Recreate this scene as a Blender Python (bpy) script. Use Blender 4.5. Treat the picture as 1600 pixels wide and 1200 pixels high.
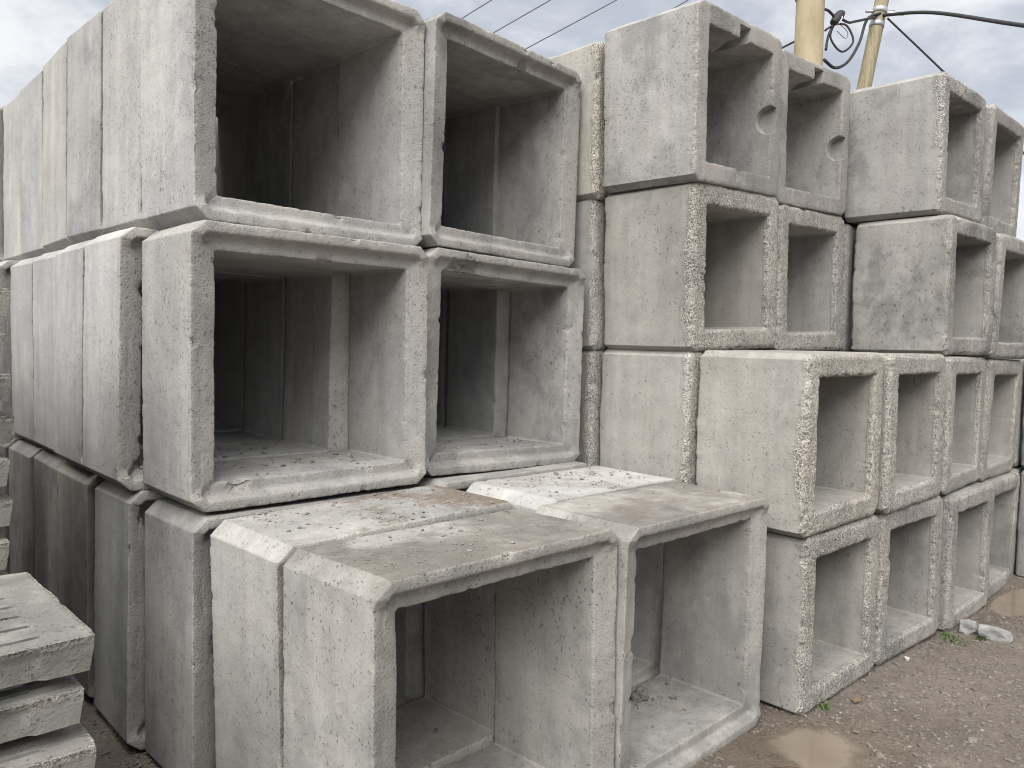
import bpy, bmesh, math, random
import numpy as np
from mathutils import Matrix, Vector

for o in list(bpy.data.objects):
    bpy.data.objects.remove(o)
scene = bpy.context.scene
COL = scene.collection
R = math.radians

# ------------------------------------------------------------------ camera
cam_d = bpy.data.cameras.new('camera')
cam_d.sensor_fit = 'HORIZONTAL'; cam_d.sensor_width = 36.0
cam_d.lens = 36.0 * 1222.73 / 1600.0
cam_d.clip_start = 0.05; cam_d.clip_end = 2000
cam = bpy.data.objects.new('camera', cam_d); COL.objects.link(cam)
FW = Vector((0.69087503, 0.72089072, -0.05484765))
RT = Vector((0.72262799, -0.69090168, 0.02153275))
UP = Vector((0.02237158, 0.05451088, 0.99826253))
M = Matrix.Identity(4)
for i in range(3):
    M[i][0] = RT[i]; M[i][1] = UP[i]; M[i][2] = -FW[i]
M[2][3] = 1.6146
cam.matrix_world = M
scene.camera = cam

# ------------------------------------------------------------------ node helper
class G:
    def __init__(self, nt):
        self.nt = nt; self.nodes = nt.nodes; self.links = nt.links
        for n in list(self.nodes): self.nodes.remove(n)
    def n(self, typ, ins=None, **attrs):
        nd = self.nodes.new(typ)
        for k, v in attrs.items(): setattr(nd, k, v)
        for k, v in (ins or {}).items(): self.set(nd.inputs[k], v)
        return nd
    def set(self, sock, v):
        if isinstance(v, bpy.types.NodeSocket): self.links.new(v, sock)
        elif isinstance(v, bpy.types.Node): self.links.new(v.outputs[0], sock)
        else: sock.default_value = v
    def m(self, op, a, b=0.0, c=0.0, clamp=False):
        return self.n('ShaderNodeMath', {0: a, 1: b, 2: c}, operation=op, use_clamp=clamp).outputs[0]
    def vm(self, op, a, b):
        return self.n('ShaderNodeVectorMath', {0: a, 1: b}, operation=op).outputs[0]
    def rng(self, v, a, b, c, d, smooth=False):
        nd = self.n('ShaderNodeMapRange', {0: v, 1: a, 2: b, 3: c, 4: d}, clamp=True)
        if smooth: nd.interpolation_type = 'SMOOTHSTEP'
        return nd.outputs[0]
    def noise(self, vec, scale, detail=3.0, rough=0.55, dist=0.0):
        return self.n('ShaderNodeTexNoise', {'Vector': vec, 'Scale': scale, 'Detail': detail, 'Roughness': rough, 'Distortion': dist}).outputs[0]
    def vor(self, vec, scale, feature='F1', rand=1.0):
        return self.n('ShaderNodeTexVoronoi', {'Vector': vec, 'Scale': scale, 'Randomness': rand}, feature=feature)
    def mix(self, f, a, b, mode='MIX'):
        nd = self.n('ShaderNodeMix', None, data_type='RGBA', blend_type=mode)
        self.set(nd.inputs[0], f); self.set(nd.inputs[6], a); self.set(nd.inputs[7], b)
        return nd.outputs[2]
    def mul(self, col, val):     # colour * scalar
        return self.n('ShaderNodeVectorMath', {0: col, 'Scale': val}, operation='SCALE').outputs[0]

# ------------------------------------------------------------------ sky + sun
SUN_EL, SUN_AZ = R(51), R(243)          # azimuth of the sun, clockwise from +Y
world = bpy.data.worlds.new('World'); scene.world = world; world.use_nodes = True
g = G(world.node_tree)
sky = g.n('ShaderNodeTexSky', None, sky_type='NISHITA', sun_disc=False, sun_elevation=SUN_EL, sun_rotation=SUN_AZ, air_density=1.0, dust_density=2.0, ozone_density=1.0)
dirv = g.n('ShaderNodeTexCoord').outputs['Generated']
flat = g.vm('MULTIPLY', dirv, (1.0, 1.0, 2.2))
c1 = g.noise(flat, 2.6, 6.0, 0.55, 0.3)
c2 = g.noise(flat, 7.0, 5.0, 0.6, 0.2)
cl = g.rng(g.m('ADD', g.m('MULTIPLY', c1, 0.65), g.m('MULTIPLY', c2, 0.35)), 0.40, 0.60, 0.0, 1.0, True)
cloud = g.mix(cl, (4.4, 4.75, 5.4, 1), (7.9, 7.95, 8.05, 1))
skyc = g.mix(0.9, sky.outputs[0], cloud)
bg = g.n('ShaderNodeBackground', {'Color': skyc, 'Strength': 0.05})
g.links.new(bg.outputs[0], g.n('ShaderNodeOutputWorld').inputs[0])

sun_d = bpy.data.lights.new('sun', 'SUN'); sun_d.energy = 2.35; sun_d.angle = R(60); sun_d.color = (1.0, 0.985, 0.96)
sun = bpy.data.objects.new('sun', sun_d); COL.objects.link(sun)
sd = Vector((math.sin(SUN_AZ) * math.cos(SUN_EL), math.cos(SUN_AZ) * math.cos(SUN_EL), math.sin(SUN_EL)))
sun.rotation_euler = sd.to_track_quat('Z', 'Y').to_euler()

vs = scene.view_settings
vs.view_transform = 'Standard'; vs.look = 'None'; vs.gamma = 1.0; vs.use_curve_mapping = False
vs.exposure = 1.34
scene.cycles.adaptive_threshold = 0.02; scene.cycles.filter_width = 1.05
scene.cycles.max_bounces = 6; scene.cycles.diffuse_bounces = 4; scene.cycles.glossy_bounces = 2; scene.cycles.transmission_bounces = 2

# ------------------------------------------------------------------ numpy noise
def _hash(ix, iy, iz, seed):
    h = (ix.astype(np.int64) * 374761393 + iy.astype(np.int64) * 668265263 + iz.astype(np.int64) * 2147483647 + seed * 974711) & 0xffffffff
    h = ((h ^ (h >> 13)) * 1274126177) & 0xffffffff
    h = h ^ (h >> 16)
    return (h & 0xffff).astype(np.float64) / 65535.0
def vnoise(p, seed=0):
    f = np.floor(p); t = p - f; t = t * t * (3 - 2 * t); f = f.astype(np.int64)
    out = 0
    for dx in (0, 1):
        wx = t[..., 0] if dx else 1 - t[..., 0]
        for dy in (0, 1):
            wy = t[..., 1] if dy else 1 - t[..., 1]
            for dz in (0, 1):
                wz = t[..., 2] if dz else 1 - t[..., 2]
                out = out + wx * wy * wz * _hash(f[..., 0] + dx, f[..., 1] + dy, f[..., 2] + dz, seed)
    return out * 2 - 1
def fbm(p, seed=0, octs=3):
    a, s, out = 1.0, 1.0, 0
    for k in range(octs):
        out = out + a * vnoise(p * s + 17.3 * k, seed + k); a *= 0.5; s *= 2.03
    return out

# ------------------------------------------------------------------ materials
def new_mat(name):
    m = bpy.data.materials.new(name); m.use_nodes = True
    return m, G(m.node_tree)
def finish(g, color, rough, height=None, dist=1.0, spec=0.3, strength=1.0):
    b = g.n('ShaderNodeBsdfPrincipled', {'Base Color': color, 'Roughness': rough, 'Specular IOR Level': spec})
    if height is not None:
        bp = g.n('ShaderNodeBump', {'Height': height, 'Distance': dist, 'Strength': strength})
        g.links.new(bp.outputs[0], b.inputs['Normal'])
    g.links.new(b.outputs[0], g.n('ShaderNodeOutputMaterial').inputs[0])
    return b

def concrete_material():
    m, g = new_mat('cast_concrete')
    tc = g.n('ShaderNodeTexCoord').outputs['Object']
    rnd = g.n('ShaderNodeObjectInfo').outputs['Random']
    off = g.n('ShaderNodeCombineXYZ', {0: g.m('MULTIPLY', rnd, 91.7), 1: g.m('MULTIPLY', rnd, 57.1), 2: g.m('MULTIPLY', rnd, 33.3)}).outputs[0]
    P = g.vm('ADD', tc, off)
    at = lambda nm: g.n('ShaderNodeAttribute', None, attribute_type='OBJECT', attribute_name=nm)
    tint = at('tint').outputs['Color']; dirt = at('dirt').outputs['Fac']; stain = at('stain').outputs['Fac']; pits = at('pits').outputs['Fac']; damp = at('damp').outputs['Fac']
    ra = g.n('ShaderNodeAttribute', None, attribute_type='GEOMETRY', attribute_name='rough').outputs['Fac']
    big = g.noise(P, 2.3, 3, 0.6)
    mid = g.noise(P, 12.0, 4, 0.68)
    fine = g.noise(P, 130.0, 2, 0.6)
    streak = g.noise(g.vm('MULTIPLY', P, (12.0, 12.0, 0.8)), 1.0, 3, 0.6)
    wetn = g.noise(g.vm('MULTIPLY', P, (2.6, 2.6, 1.7)), 1.0, 4, 0.62)
    rough = g.rng(g.m('ADD', ra, g.m('MULTIPLY', g.m('SUBTRACT', mid, 0.5), 0.7)), 0.38, 0.62, 0.0, 1.0, True)
    smooth = g.m('SUBTRACT', 1.0, rough)
    val = g.m('MULTIPLY', g.rng(big, 0.3, 0.7, 0.87, 1.10), g.rng(streak, 0.34, 0.66, 0.90, 1.06))
    val = g.m('MULTIPLY', val, g.rng(mid, 0.3, 0.72, 1.06, 0.91))
    val = g.m('MULTIPLY', val, g.rng(fine, 0.3, 0.7, 0.87, 1.10))
    val = g.m('MULTIPLY', val, g.m('SUBTRACT', 1.0, g.m('MULTIPLY', g.rng(fine, 0.55, 0.66, 0.0, 1.0), g.m('ADD', 0.08, g.m('MULTIPLY', ra, 0.95)))))
    wet = g.rng(g.m('ADD', g.m('MULTIPLY', wetn, 0.8), g.m('MULTIPLY', mid, 0.2)), 0.46, 0.60, 0.0, 1.0, True)
    val = g.m('MULTIPLY', val, g.m('SUBTRACT', 1.0, g.m('MULTIPLY', g.m('MULTIPLY', wet, stain), 0.45)))
    # air holes: two sizes
    Pd = g.vm('ADD', g.vm('MULTIPLY', P, (1.0, 1.0, 0.72)), g.mul(g.n('ShaderNodeTexNoise', {'Vector': P, 'Scale': 75.0, 'Detail': 0.0}).outputs[1], 0.014))
    def holes(scale, keep, rmax, soft):
        v = g.vor(Pd, scale)
        sep = g.n('ShaderNodeSeparateColor', {0: v.outputs['Color']})
        on = g.m('LESS_THAN', sep.outputs[0], g.m('MULTIPLY', pits, keep))
        rad = g.m('MULTIPLY', g.m('ADD', g.m('MULTIPLY', g.m('POWER', sep.outputs[1], 2.5), 0.8), 0.2), rmax)
        d = g.m('SUBTRACT', rad, v.outputs['Distance'])
        return g.m('MULTIPLY', on, g.rng(d, 0.0, soft, 0.0, 1.0))
    dens = g.rng(big, 0.3, 0.6, 1.0, 0.3)
    h1 = g.m('MULTIPLY', holes(105.0, 0.72, 0.55, 0.12), dens)
    h2 = g.m('MULTIPLY', holes(38.0, 0.16, 0.30, 0.08), dens)
    hole = g.m('MULTIPLY', g.m('MAXIMUM', h1, h2), smooth)
    val = g.m('MULTIPLY', val, g.m('SUBTRACT', 1.0, g.m('MULTIPLY', hole, 0.38)))
    # exposed aggregate
    va = g.vor(Pd, 175.0)
    ca = g.n('ShaderNodeSeparateColor', {0: va.outputs['Color']}).outputs[0]
    agg = g.m('MULTIPLY', g.rng(ca, 0.0, 1.0, 0.95, 1.75), g.rng(va.outputs['Distance'], 0.25, 0.65, 1.2, 0.74))
    val = g.m('MULTIPLY', val, g.m('ADD', smooth, g.m('MULTIPLY', rough, agg)))
    col = g.mul(tint, val)
    col = g.mix(g.rng(ra, 0.0, 0.25, 0.0, 0.8), col, g.mix(1.0, col, (0.985, 0.96, 0.925, 1), 'MULTIPLY'))
    # warm / cool drift and dust on upward faces
    col = g.mix(g.rng(wetn, 0.36, 0.62, 0.4, 0.0), col, g.mix(1.0, col, (1.06, 1.0, 0.90, 1), 'MULTIPLY'))
    nz = g.n('ShaderNodeSeparateXYZ', {0: g.n('ShaderNodeNewGeometry').outputs['True Normal']}).outputs[2]
    dn = g.m('ADD', g.m('MULTIPLY', g.noise(P, 3.4, 4, 0.65), 0.8), g.m('MULTIPLY', mid, 0.2))
    tx = g.n('ShaderNodeSeparateXYZ', {0: tc})
    outz = g.rng(tx.outputs[2], 0.4, 0.7, 0.12, 1.0)
    up = g.m('MULTIPLY', g.rng(nz, 0.6, 0.9, 0.0, 1.0), outz)
    dampm = g.m('MULTIPLY', g.m('MULTIPLY', damp, up), g.rng(g.m('ADD', wetn, g.m('ADD', g.m('MULTIPLY', tx.outputs[0], 0.08), g.m('MULTIPLY', tx.outputs[1], -0.16))), 0.37, 0.50, 0.0, 1.0, True))
    col = g.mix(g.m('MULTIPLY', dampm, 0.75), col, g.mix(1.0, col, (0.56, 0.525, 0.485, 1), 'MULTIPLY'))
    dn = g.m('ADD', dn, g.m('MULTIPLY', g.m('SUBTRACT', tx.outputs[0], 0.45), g.m('MULTIPLY', g.m('POWER', dirt, 3.0), 0.28)))
    df = g.m('MULTIPLY', g.m('MULTIPLY', g.rng(dn, 0.45, 0.57, 0.0, 1.0, True), up), dirt)
    dcol = g.mix(g.rng(fine, 0.35, 0.65, 0.0, 1.0), (0.125, 0.102, 0.080, 1), (0.235, 0.20, 0.165, 1))
    col = g.mix(df, col, dcol)
    hgt = g.m('ADD', g.m('MULTIPLY', hole, -0.0035), g.m('MULTIPLY', fine, g.m('ADD', 0.0011, g.m('MULTIPLY', ra, 0.010))))
    hgt = g.m('ADD', hgt, g.m('MULTIPLY', mid, 0.003))
    hgt = g.m('ADD', hgt, g.m('MULTIPLY', rough, g.m('MULTIPLY', va.outputs['Distance'], -0.0042)))
    finish(g, col, 0.92, hgt, 1.0, 0.22, 0.9)
    return m
CONC = concrete_material()

def ground_material():
    m, g = new_mat('wet_gravel_dirt')
    P = g.n('ShaderNodeTexCoord').outputs['Object']
    a = g.noise(P, 1.3, 6, 0.65); b = g.noise(P, 9, 6, 0.7); c = g.noise(P, 70, 4, 0.7)
    col = g.mix(g.rng(a, 0.35, 0.65, 0, 1), (0.110, 0.090, 0.072, 1), (0.180, 0.152, 0.126, 1))
    col = g.mix(g.rng(b, 0.4, 0.66, 0, 0.65), col, (0.205, 0.172, 0.142, 1))
    v = g.vor(P, 85.0)
    sep = g.n('ShaderNodeSeparateColor', {0: v.outputs['Color']})
    peb = g.m('MULTIPLY', g.m('GREATER_THAN', sep.outputs[0], 0.45), g.rng(v.outputs['Distance'], 0.45, 0.3, 0, 1))
    pc = g.mix(sep.outputs[1], (0.10, 0.085, 0.07, 1), (0.30, 0.26, 0.22, 1))
    col = g.mix(g.m('MULTIPLY', peb, 0.55), col, pc)
    col = g.mul(col, g.rng(c, 0.3, 0.7, 0.72, 1.2))
    wet = g.n('ShaderNodeAttribute', None, attribute_type='GEOMETRY', attribute_name='wet').outputs['Fac']
    wet = g.m('MULTIPLY', wet, g.rng(b, 0.3, 0.6, 0.5, 1.0))
    col = g.mix(g.m('MULTIPLY', wet, 0.75), col, g.mix(1.0, col, (0.62, 0.55, 0.47, 1), 'MULTIPLY'))
    h = g.m('ADD', g.m('MULTIPLY', peb, 0.006), g.m('MULTIPLY', c, 0.008))
    h = g.m('ADD', h, g.m('MULTIPLY', b, 0.012))
    finish(g, col, g.m('SUBTRACT', g.rng(a, 0.35, 0.65, 0.7, 0.92), g.m('MULTIPLY', wet, 0.25)), h, 1.0, 0.3, 0.9)
    return m
GROUND = ground_material()

def simple_mat(name, c0, c1, scale=8.0, rough=0.8, bump=0.002, bscale=60.0, spec=0.3, metal=0.0, stretch=(1, 1, 1), objrand=0.0):
    m, g = new_mat(name)
    P = g.vm('MULTIPLY', g.n('ShaderNodeTexCoord').outputs['Object'], stretch)
    col = g.mix(g.rng(g.noise(P, scale, 5, 0.65), 0.33, 0.67, 0, 1), c0 + (1,), c1 + (1,))
    if objrand:
        rnd = g.n('ShaderNodeObjectInfo').outputs['Random']
        col = g.mul(col, g.rng(rnd, 0, 1, 1 - objrand, 1 + objrand))
    b = finish(g, col, rough, g.m('MULTIPLY', g.noise(P, bscale, 4, 0.65), bump), 1.0, spec)
    b.inputs['Metallic'].default_value = metal
    return m

# ------------------------------------------------------------------ tagging
def tag(o, label, cat, group=None, kind=None):
    o['label'] = label; o['category'] = cat
    if group: o['group'] = group
    if kind: o['kind'] = kind
    return o
def mesh_from_arrays(name, V, quads, mat=None, smooth=True, rough=None):
    me = bpy.data.meshes.new(name)
    V = np.ascontiguousarray(V, dtype=np.float32).reshape(-1, 3); quads = np.ascontiguousarray(quads, dtype=np.int32)
    nf, k = quads.shape
    me.vertices.add(len(V)); me.vertices.foreach_set('co', V.ravel())
    me.loops.add(nf * k); me.loops.foreach_set('vertex_index', quads.ravel())
    me.polygons.add(nf); me.polygons.foreach_set('loop_start', np.arange(0, nf * k, k, dtype=np.int32))
    try: me.polygons.foreach_set('loop_total', np.full(nf, k, dtype=np.int32))
    except Exception: pass
    me.update(calc_edges=True)
    me.polygons.foreach_set('use_smooth', np.full(nf, smooth))
    if rough is not None:
        a = me.attributes.new('rough', 'FLOAT', 'POINT'); a.data.foreach_set('value', np.ascontiguousarray(rough, dtype=np.float32).ravel())
    if mat: me.materials.append(mat)
    me.validate()
    return me
def add_obj(name, me, parent=None):
    o = bpy.data.objects.new(name, me); COL.objects.link(o)
    if parent: o.parent = parent
    return o

# ------------------------------------------------------------------ ground
PUDDLES = [(2.99, 1.40, 0.33, 0.20, -0.42), (6.12, 1.36, 0.42, 0.12, -0.05)]
def ground_z(x, y):
    p = np.stack([x, y, np.zeros_like(x)], -1)
    s = np.clip((x - 2.7) / 0.45, 0, 1); s = s * s * (3 - 2 * s)
    z = 0.002 - 0.028 * s - 0.008 * np.clip(x - 3.4, 0, 2.5)
    near = np.exp(-((x - 3) ** 2 + (y - 1) ** 2) / 60.0)
    z = z + 0.010 * fbm(p * 1.7, 3, 3) * near + 0.006 * fbm(p * 9, 8, 3) * near + 0.0035 * vnoise(p * 38, 5) * near
    d = puddle_d(x, y, p)
    return z - 0.034 * np.clip((1.5 - d) / .8, 0, 1) ** 1.4
def puddle_d(x, y, p):
    best = np.full(x.shape, 9.0)
    for (px, py, rx, ry, an) in PUDDLES:
        dx, dy = x - px, y - py
        u = (dx * math.cos(an) + dy * math.sin(an)) / rx; v = (-dx * math.sin(an) + dy * math.cos(an)) / ry
        best = np.minimum(best, np.sqrt(u * u + v * v) + 0.20 * fbm(p * 3.2, 21, 2))
    return best
def axis(lo, hi, step, far):
    mid = np.arange(lo, hi, step)
    g1, g2 = [], []
    d, s = 0, step
    while d < far: s *= 1.35; d += s; g1.append(lo - d); g2.append(hi + d)
    return np.concatenate([np.array(g1[::-1]), mid, np.array(g2)])
xs = axis(2.2, 7.2, 0.02, 700); ys = axis(-0.3, 2.0, 0.02, 700)
X, Y = np.meshgrid(xs, ys)
Z = ground_z(X, Y)
nx, ny = len(xs), len(ys)
ii = (np.arange(ny - 1)[:, None] * nx + np.arange(nx - 1)[None, :]).ravel()
q = np.stack([ii, ii + 1, ii + 1 + nx, ii + nx], 1)
gme = mesh_from_arrays('ground', np.stack([X, Y, Z], -1), q, GROUND)
wetv = np.clip((2.1 - puddle_d(X, Y, np.stack([X, Y, X * 0], -1))) / 1.1, 0, 1)
gme.attributes.new('wet', 'FLOAT', 'POINT').data.foreach_set('value', wetv.astype(np.float32).ravel())
go = add_obj('ground', gme); go['kind'] = 'structure'
def gz(x, y): return float(ground_z(np.array([x]), np.array([y]))[0])

# muddy water standing in the hollows: clearer where it is shallow
wm, g = new_mat('muddy_water')
P = g.n('ShaderNodeTexCoord').outputs['Object']
wc = g.mix(g.rng(g.noise(P, 3, 4), 0.35, 0.65, 0, 1), (0.20, 0.160, 0.122, 1), (0.24, 0.195, 0.152, 1))
dep = g.n('ShaderNodeAttribute', None, attribute_type='GEOMETRY', attribute_name='depth').outputs['Fac']
bp = g.n('ShaderNodeBump', {'Height': g.m('MULTIPLY', g.noise(P, 10, 2), 0.0012), 'Distance': 1.0})
wb = g.n('ShaderNodeBsdfPrincipled', {'Base Color': wc, 'Roughness': 0.08, 'Specular IOR Level': 0.5, 'Alpha': dep, 'Normal': bp.outputs[0]})
g.links.new(wb.outputs[0], g.n('ShaderNodeOutputMaterial').inputs[0])
for (px, py, rx, ry, an) in PUDDLES:
    zw = (-0.036 if px < 4 else gz(px, py) + 0.018)
    n = 70
    uu, vv = np.meshgrid(np.linspace(-1.5, 1.5, n), np.linspace(-1.5, 1.5, n))
    wx = px + uu * rx * math.cos(an) - vv * ry * math.sin(an); wy = py + uu * rx * math.sin(an) + vv * ry * math.cos(an)
    gd = zw - ground_z(wx, wy)
    ok = gd > -0.004
    ii = (np.arange(n - 1)[:, None] * n + np.arange(n - 1)[None, :])
    sel = ok[:-1, :-1] | ok[1:, :-1] | ok[:-1, 1:] | ok[1:, 1:]
    ii = ii[sel]
    pme = mesh_from_arrays('puddle', np.stack([wx, wy, np.full_like(wx, zw)], -1), np.stack([ii, ii + 1, ii + 1 + n, ii + n], 1), wm)
    pme.attributes.new('depth', 'FLOAT', 'POINT').data.foreach_set('value', np.clip(.25 + gd / .016, .15, .93).astype(np.float32).ravel())
    o = add_obj('puddle', pme); o['kind'] = 'structure'

# ------------------------------------------------------------------ box culverts
def ring(W, H, x0, z0, cx, cz, fs, fc):
    """points around a chamfered rectangle, CCW seen from the front"""
    x1, z1 = W - x0, H - z0
    corners = [((x0 + cx, z0), (x1 - cx, z0)), ((x1, z0 + cz), (x1, z1 - cz)), ((x1 - cx, z1), (x0 + cx, z1)), ((x0, z1 - cz), (x0, z0 + cz))]
    pts = []
    for k in range(4):
        a, b = np.array(corners[k][0]), np.array(corners[k][1]); c = np.array(corners[(k + 1) % 4][0])
        for f in fs: pts.append(a + (b - a) * f)
        for f in fc: pts.append(b + (c - b) * f)
    return np.array(pts)

def culvert_mesh(name, W, H, L, t, cx, cz, kind, n, seed, chips=10, big_chips=(), spigot=False):
    rs = np.random.RandomState(seed)
    e = 0.005
    fs = np.concatenate([[0, e], np.linspace(e, 1 - e, n)[1:-1], [1 - e, 1]])
    fc = [0.08, 0.3, 0.7, 0.92]
    ho = 0.018
    outer = ring(W, H, 0, 0, cx, cz, fs, fc); inner = ring(W, H, t, t, ho, ho, fs, fc)
    fine = n >= 70
    rows = []                                   # (a, y, edge wear, rough)
    T = lambda d: d / t
    if kind == 'socket':
        back = [(T(0.06), L, 0, 0.15), (T(0.02), L, .3, 0.15), (T(0.006), L - .003, 1, 0.15), (0, L - .010, .8, .1), (0, L - .022, 0, 0)]
        mids = [(0, L * f, 0, 0) for f in ((.85, .7, .55, .4, .28, .18, .11, .07) if fine else (.66, .33, .1))]
        front = [(0, .020, .05, .1), (0, .010, .3, .2), (0, .0045, .8, .25), (T(.0012), .0015, 1, .25), (T(.0045), .0002, .8, .25), (T(.010), 0, .3, .25), (T(.020), 0, .1, .25), (T(.030), 0, .2, .25), (T(.037), .001, .5, .25),
                 (T(.0405), .005, .6, .25), (T(.045), .018, .1, .2), (T(.051), .033, 0, .15), (T(.055), .0375, 0, .2), (T(.066), .0382, 0, .2), (T(.079), .0382, .1, .2), (T(.088), .0383, .4, .25), (T(.0930), .0388, .9, .25),
                 (T(.0955), .0412, 1, .2), (1, .0455, .8, .15), (1, .052, .3, .05), (1, .066, 0, 0)]
        ins = [(1, .066 + (L - .066) * f, 0, 0) for f in ((.1, .25, .4, .55, .7, .85, .95) if fine else (.33, .66, .94))]
        tail = [(1, L - .008, .3, .1), (T(t - .006), L - .001, .8, 0.15), (T(t - .015), L, .2, 0.15)]
    else:
        rz = 1.0 if kind == 'rough' else 0.15
        back = [(T(0.07), L, 0, .5 * rz), (T(0.03), L, .3, .5 * rz), (T(0.010), L - .004, 1, .3), (T(.002), L - .014, .6, .1), (0, L - .028, 0, 0)]
        mids = [(0, L * f, 0, 0) for f in ((.88, .76, .64, .52, .40, .30, .22, .17) if fine else (.66, .33, .18))]
        if fine:
            front = [(0, y, w, 0) for y, w in ((.082, 0), (.072, 0), (.062, .05), (.053, .05), (.044, .1), (.036, .15), (.028, .25), (.021, .4))] + \
                    ([(T(.002), .014, .7, 0), (T(.006), .008, 1, 0), (T(.012), .0035, 1, 0), (T(.019), .001, .6, 0)] if kind == 'rough' else [(0, .010, .4, 0), (T(.001), .005, .7, 0), (T(.004), .0015, .7, 0), (T(.012), 0, .2, 0)]) + \
                    [(T(d), 0, .15, 0) for d in np.linspace(.027, t - .016, 9)] + \
                    ([(T(t - .008), .001, .5, 0), (T(t - .003), .005, 1, 0), (1, .012, 1, 0), (1, .022, .3, 0), (1, .036, 0, 0)] if kind == 'rough' else [(T(t - .006), 0, .3, 0), (T(t - .0015), .001, .8, 0), (1, .005, .7, 0), (1, .016, .1, 0), (1, .036, 0, 0)])
        else:
            front = [(0, y, w, 0) for y, w in ((.075, 0), (.055, .05), (.036, .15), (.022, .4))] + \
                    [(T(.004), .010, 1, 0), (T(.014), .002, .8, 0)] + [(T(d), 0, .15, 0) for d in np.linspace(.03, t - .016, 4)] + \
                    [(T(t - .005), .003, 1, 0), (1, .012, 1, 0), (1, .03, .1, 0)]
        ins = [(1, .036 + (L - .036) * f, 0, 0) for f in ((.1, .25, .4, .55, .7, .85, .95) if fine else (.33, .66, .94))]
        tail = [(1, L - .008, .3, .1), (T(t - .006), L - .001, .8, .3), (T(t - .02), L, .2, .4)]
    if spigot:                                   # tongue that slides into the next socket
        tail = [(1, L, 0, 0), (1, L + .030, .3, .1), (1, L + .036, .8, .15), (T(t - .005), L + .041, .8, .2), (T(t - .014), L + .042, .3, .2), (T(.064), L + .042, .5, .2), (T(.060), L + .038, .6, .2), (T(.052), L + .003, 0, .2)]
        back = [(T(0.045), L, 0, .15)] + back[1:]
    rows = back + mids + front + ins + tail
    a = np.array([r[0] for r in rows])[:, None, None]
    y = np.array([r[1] for r in rows]); wear = np.array([r[2] for r in rows])[:, None]; rgh = np.array([r[3] for r in rows])[:, None]
    nv, nu = len(rows), len(outer)
    XZ = np.stack([ring(W, H, t * r[0], t * r[0], max(.006, cx * (1 - 1.5 * r[0])), max(.006, cz * (1 - 1.5 * r[0])), fs, fc) for r in rows])
    V = np.zeros((nv, nu, 3)); V[..., 0] = XZ[..., 0]; V[..., 2] = XZ[..., 1]; V[..., 1] = y[:, None]
    rough = np.repeat(rgh, nu, 1)
    if kind == 'socket':
        # the projecting lip runs along the roof and floor only; the side walls end in a plain, slightly splayed face
        nf, nfc = len(fs), len(fc)
        wv = np.zeros(nu)
        for sd in (1, 3):
            st = sd * (nf + nfc)
            dd = np.minimum(fs, 1 - fs) * (H - 2 * cz)
            k = np.clip((dd + .012) / .05, 0, 1); wv[st:st + nf] = k * k * (3 - 2 * k)
        nb, nm, nfr = len(back), len(mids), len(front)
        for i in range(nb + nm, nb + nm + nfr):
            ai, yi = rows[i][0], rows[i][1]
            base = .008 + .028 * ai
            yv = max(yi, base) if ai > .98 else (base + (yi if ai < T(.006) else 0))
            V[i, :, 1] = yi * (1 - wv) + yv * wv
    q = V + seed * 7.13
    if kind != 'socket':
        # ragged strip of exposed stone around the front end
        bound = (.030 + .035 * rs.rand()) + 0.028 * fbm(q * np.array([7, 0, 7]) + 3, seed, 3)
        isout = (a[..., 0] < 0.02)
        onfront = (V[..., 1] < 0.03)
        if kind == 'rough':
            rr = np.where(isout, np.clip((bound - V[..., 1]) / 0.018, 0, 1), np.where(onfront, 1.0, 0.0)) * np.clip(.74 + .30 * fbm(q * 6, seed + 9, 2), .35, 1)
            rough = np.maximum(rough, rr)
        else:
            rr = np.where(onfront & ~isout, 0.38, np.where(isout, np.clip((.03 - V[..., 1]) / .02, 0, 1) * .45, 0)); rough = np.maximum(rough, rr)
        # half-round tongue at mid height of the far end
        tong = np.exp(-(((V[..., 2] - H * .5) / (H * .13)) ** 6)) * (V[..., 1] > L - .03) * isout
        V[..., 1] += 0.012 * tong
    du = np.roll(V, -1, 1) - np.roll(V, 1, 1); dv = np.roll(V, -1, 0) - np.roll(V, 1, 0)
    N = np.cross(du, dv); N /= np.linalg.norm(N, axis=2, keepdims=True) + 1e-12
    d = 0.0022 * fbm(q * 3.2, seed + 1, 2) + 0.0006 * fbm(q * 22, seed + 2, 2)
    wn = fbm(q * (48 if kind == 'socket' else 34), seed + 3, 3); wn2 = fbm(q * 7, seed + 4, 2)
    ws = 0.55 if kind == 'socket' else (1.5 if kind == 'rough' else 1.0)
    d = d - wear * ws * (0.0012 + 0.0070 * np.clip(wn - 0.05, 0, 1) + 0.009 * np.clip(wn2 - .5, 0, 1))
    d = d + (0.0022 if kind == 'rough' else 0.0012) * rough * fbm(q * 95, seed + 5, 2) + (0.0022 if kind == 'rough' else 0.0010) * rough * fbm(q * 24, seed + 6, 2)
    edge_rows = np.where(wear[:, 0] >= 0.9)[0]
    fr = [r for r in edge_rows if y[r] < L * .5] or list(edge_rows)
    spots = [(rs.choice(fr if rs.rand() < .8 else edge_rows), rs.randint(nu), rs.uniform(.008, .026)) for _ in range(chips)]
    for bc in big_chips:                     # (u-th side 0..3, fraction, radius)
        spots.append((fr[1 if len(fr) > 1 else 0], int((bc[0] + bc[1]) * nu / 4) % nu, bc[2]))
    for (r0, u0, rad) in spots:
        dist = np.linalg.norm((V - V[r0, u0]) * (1 + .35 * wn[..., None]), axis=2)
        w = np.clip(1 - (dist / rad) ** 2, 0, 1)
        d -= w * rad * 0.42; rough = np.maximum(rough, np.clip(w * 2.5, 0, 1) * (.42 if kind == 'socket' else .7))
    V = V + N * d[..., None]
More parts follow.
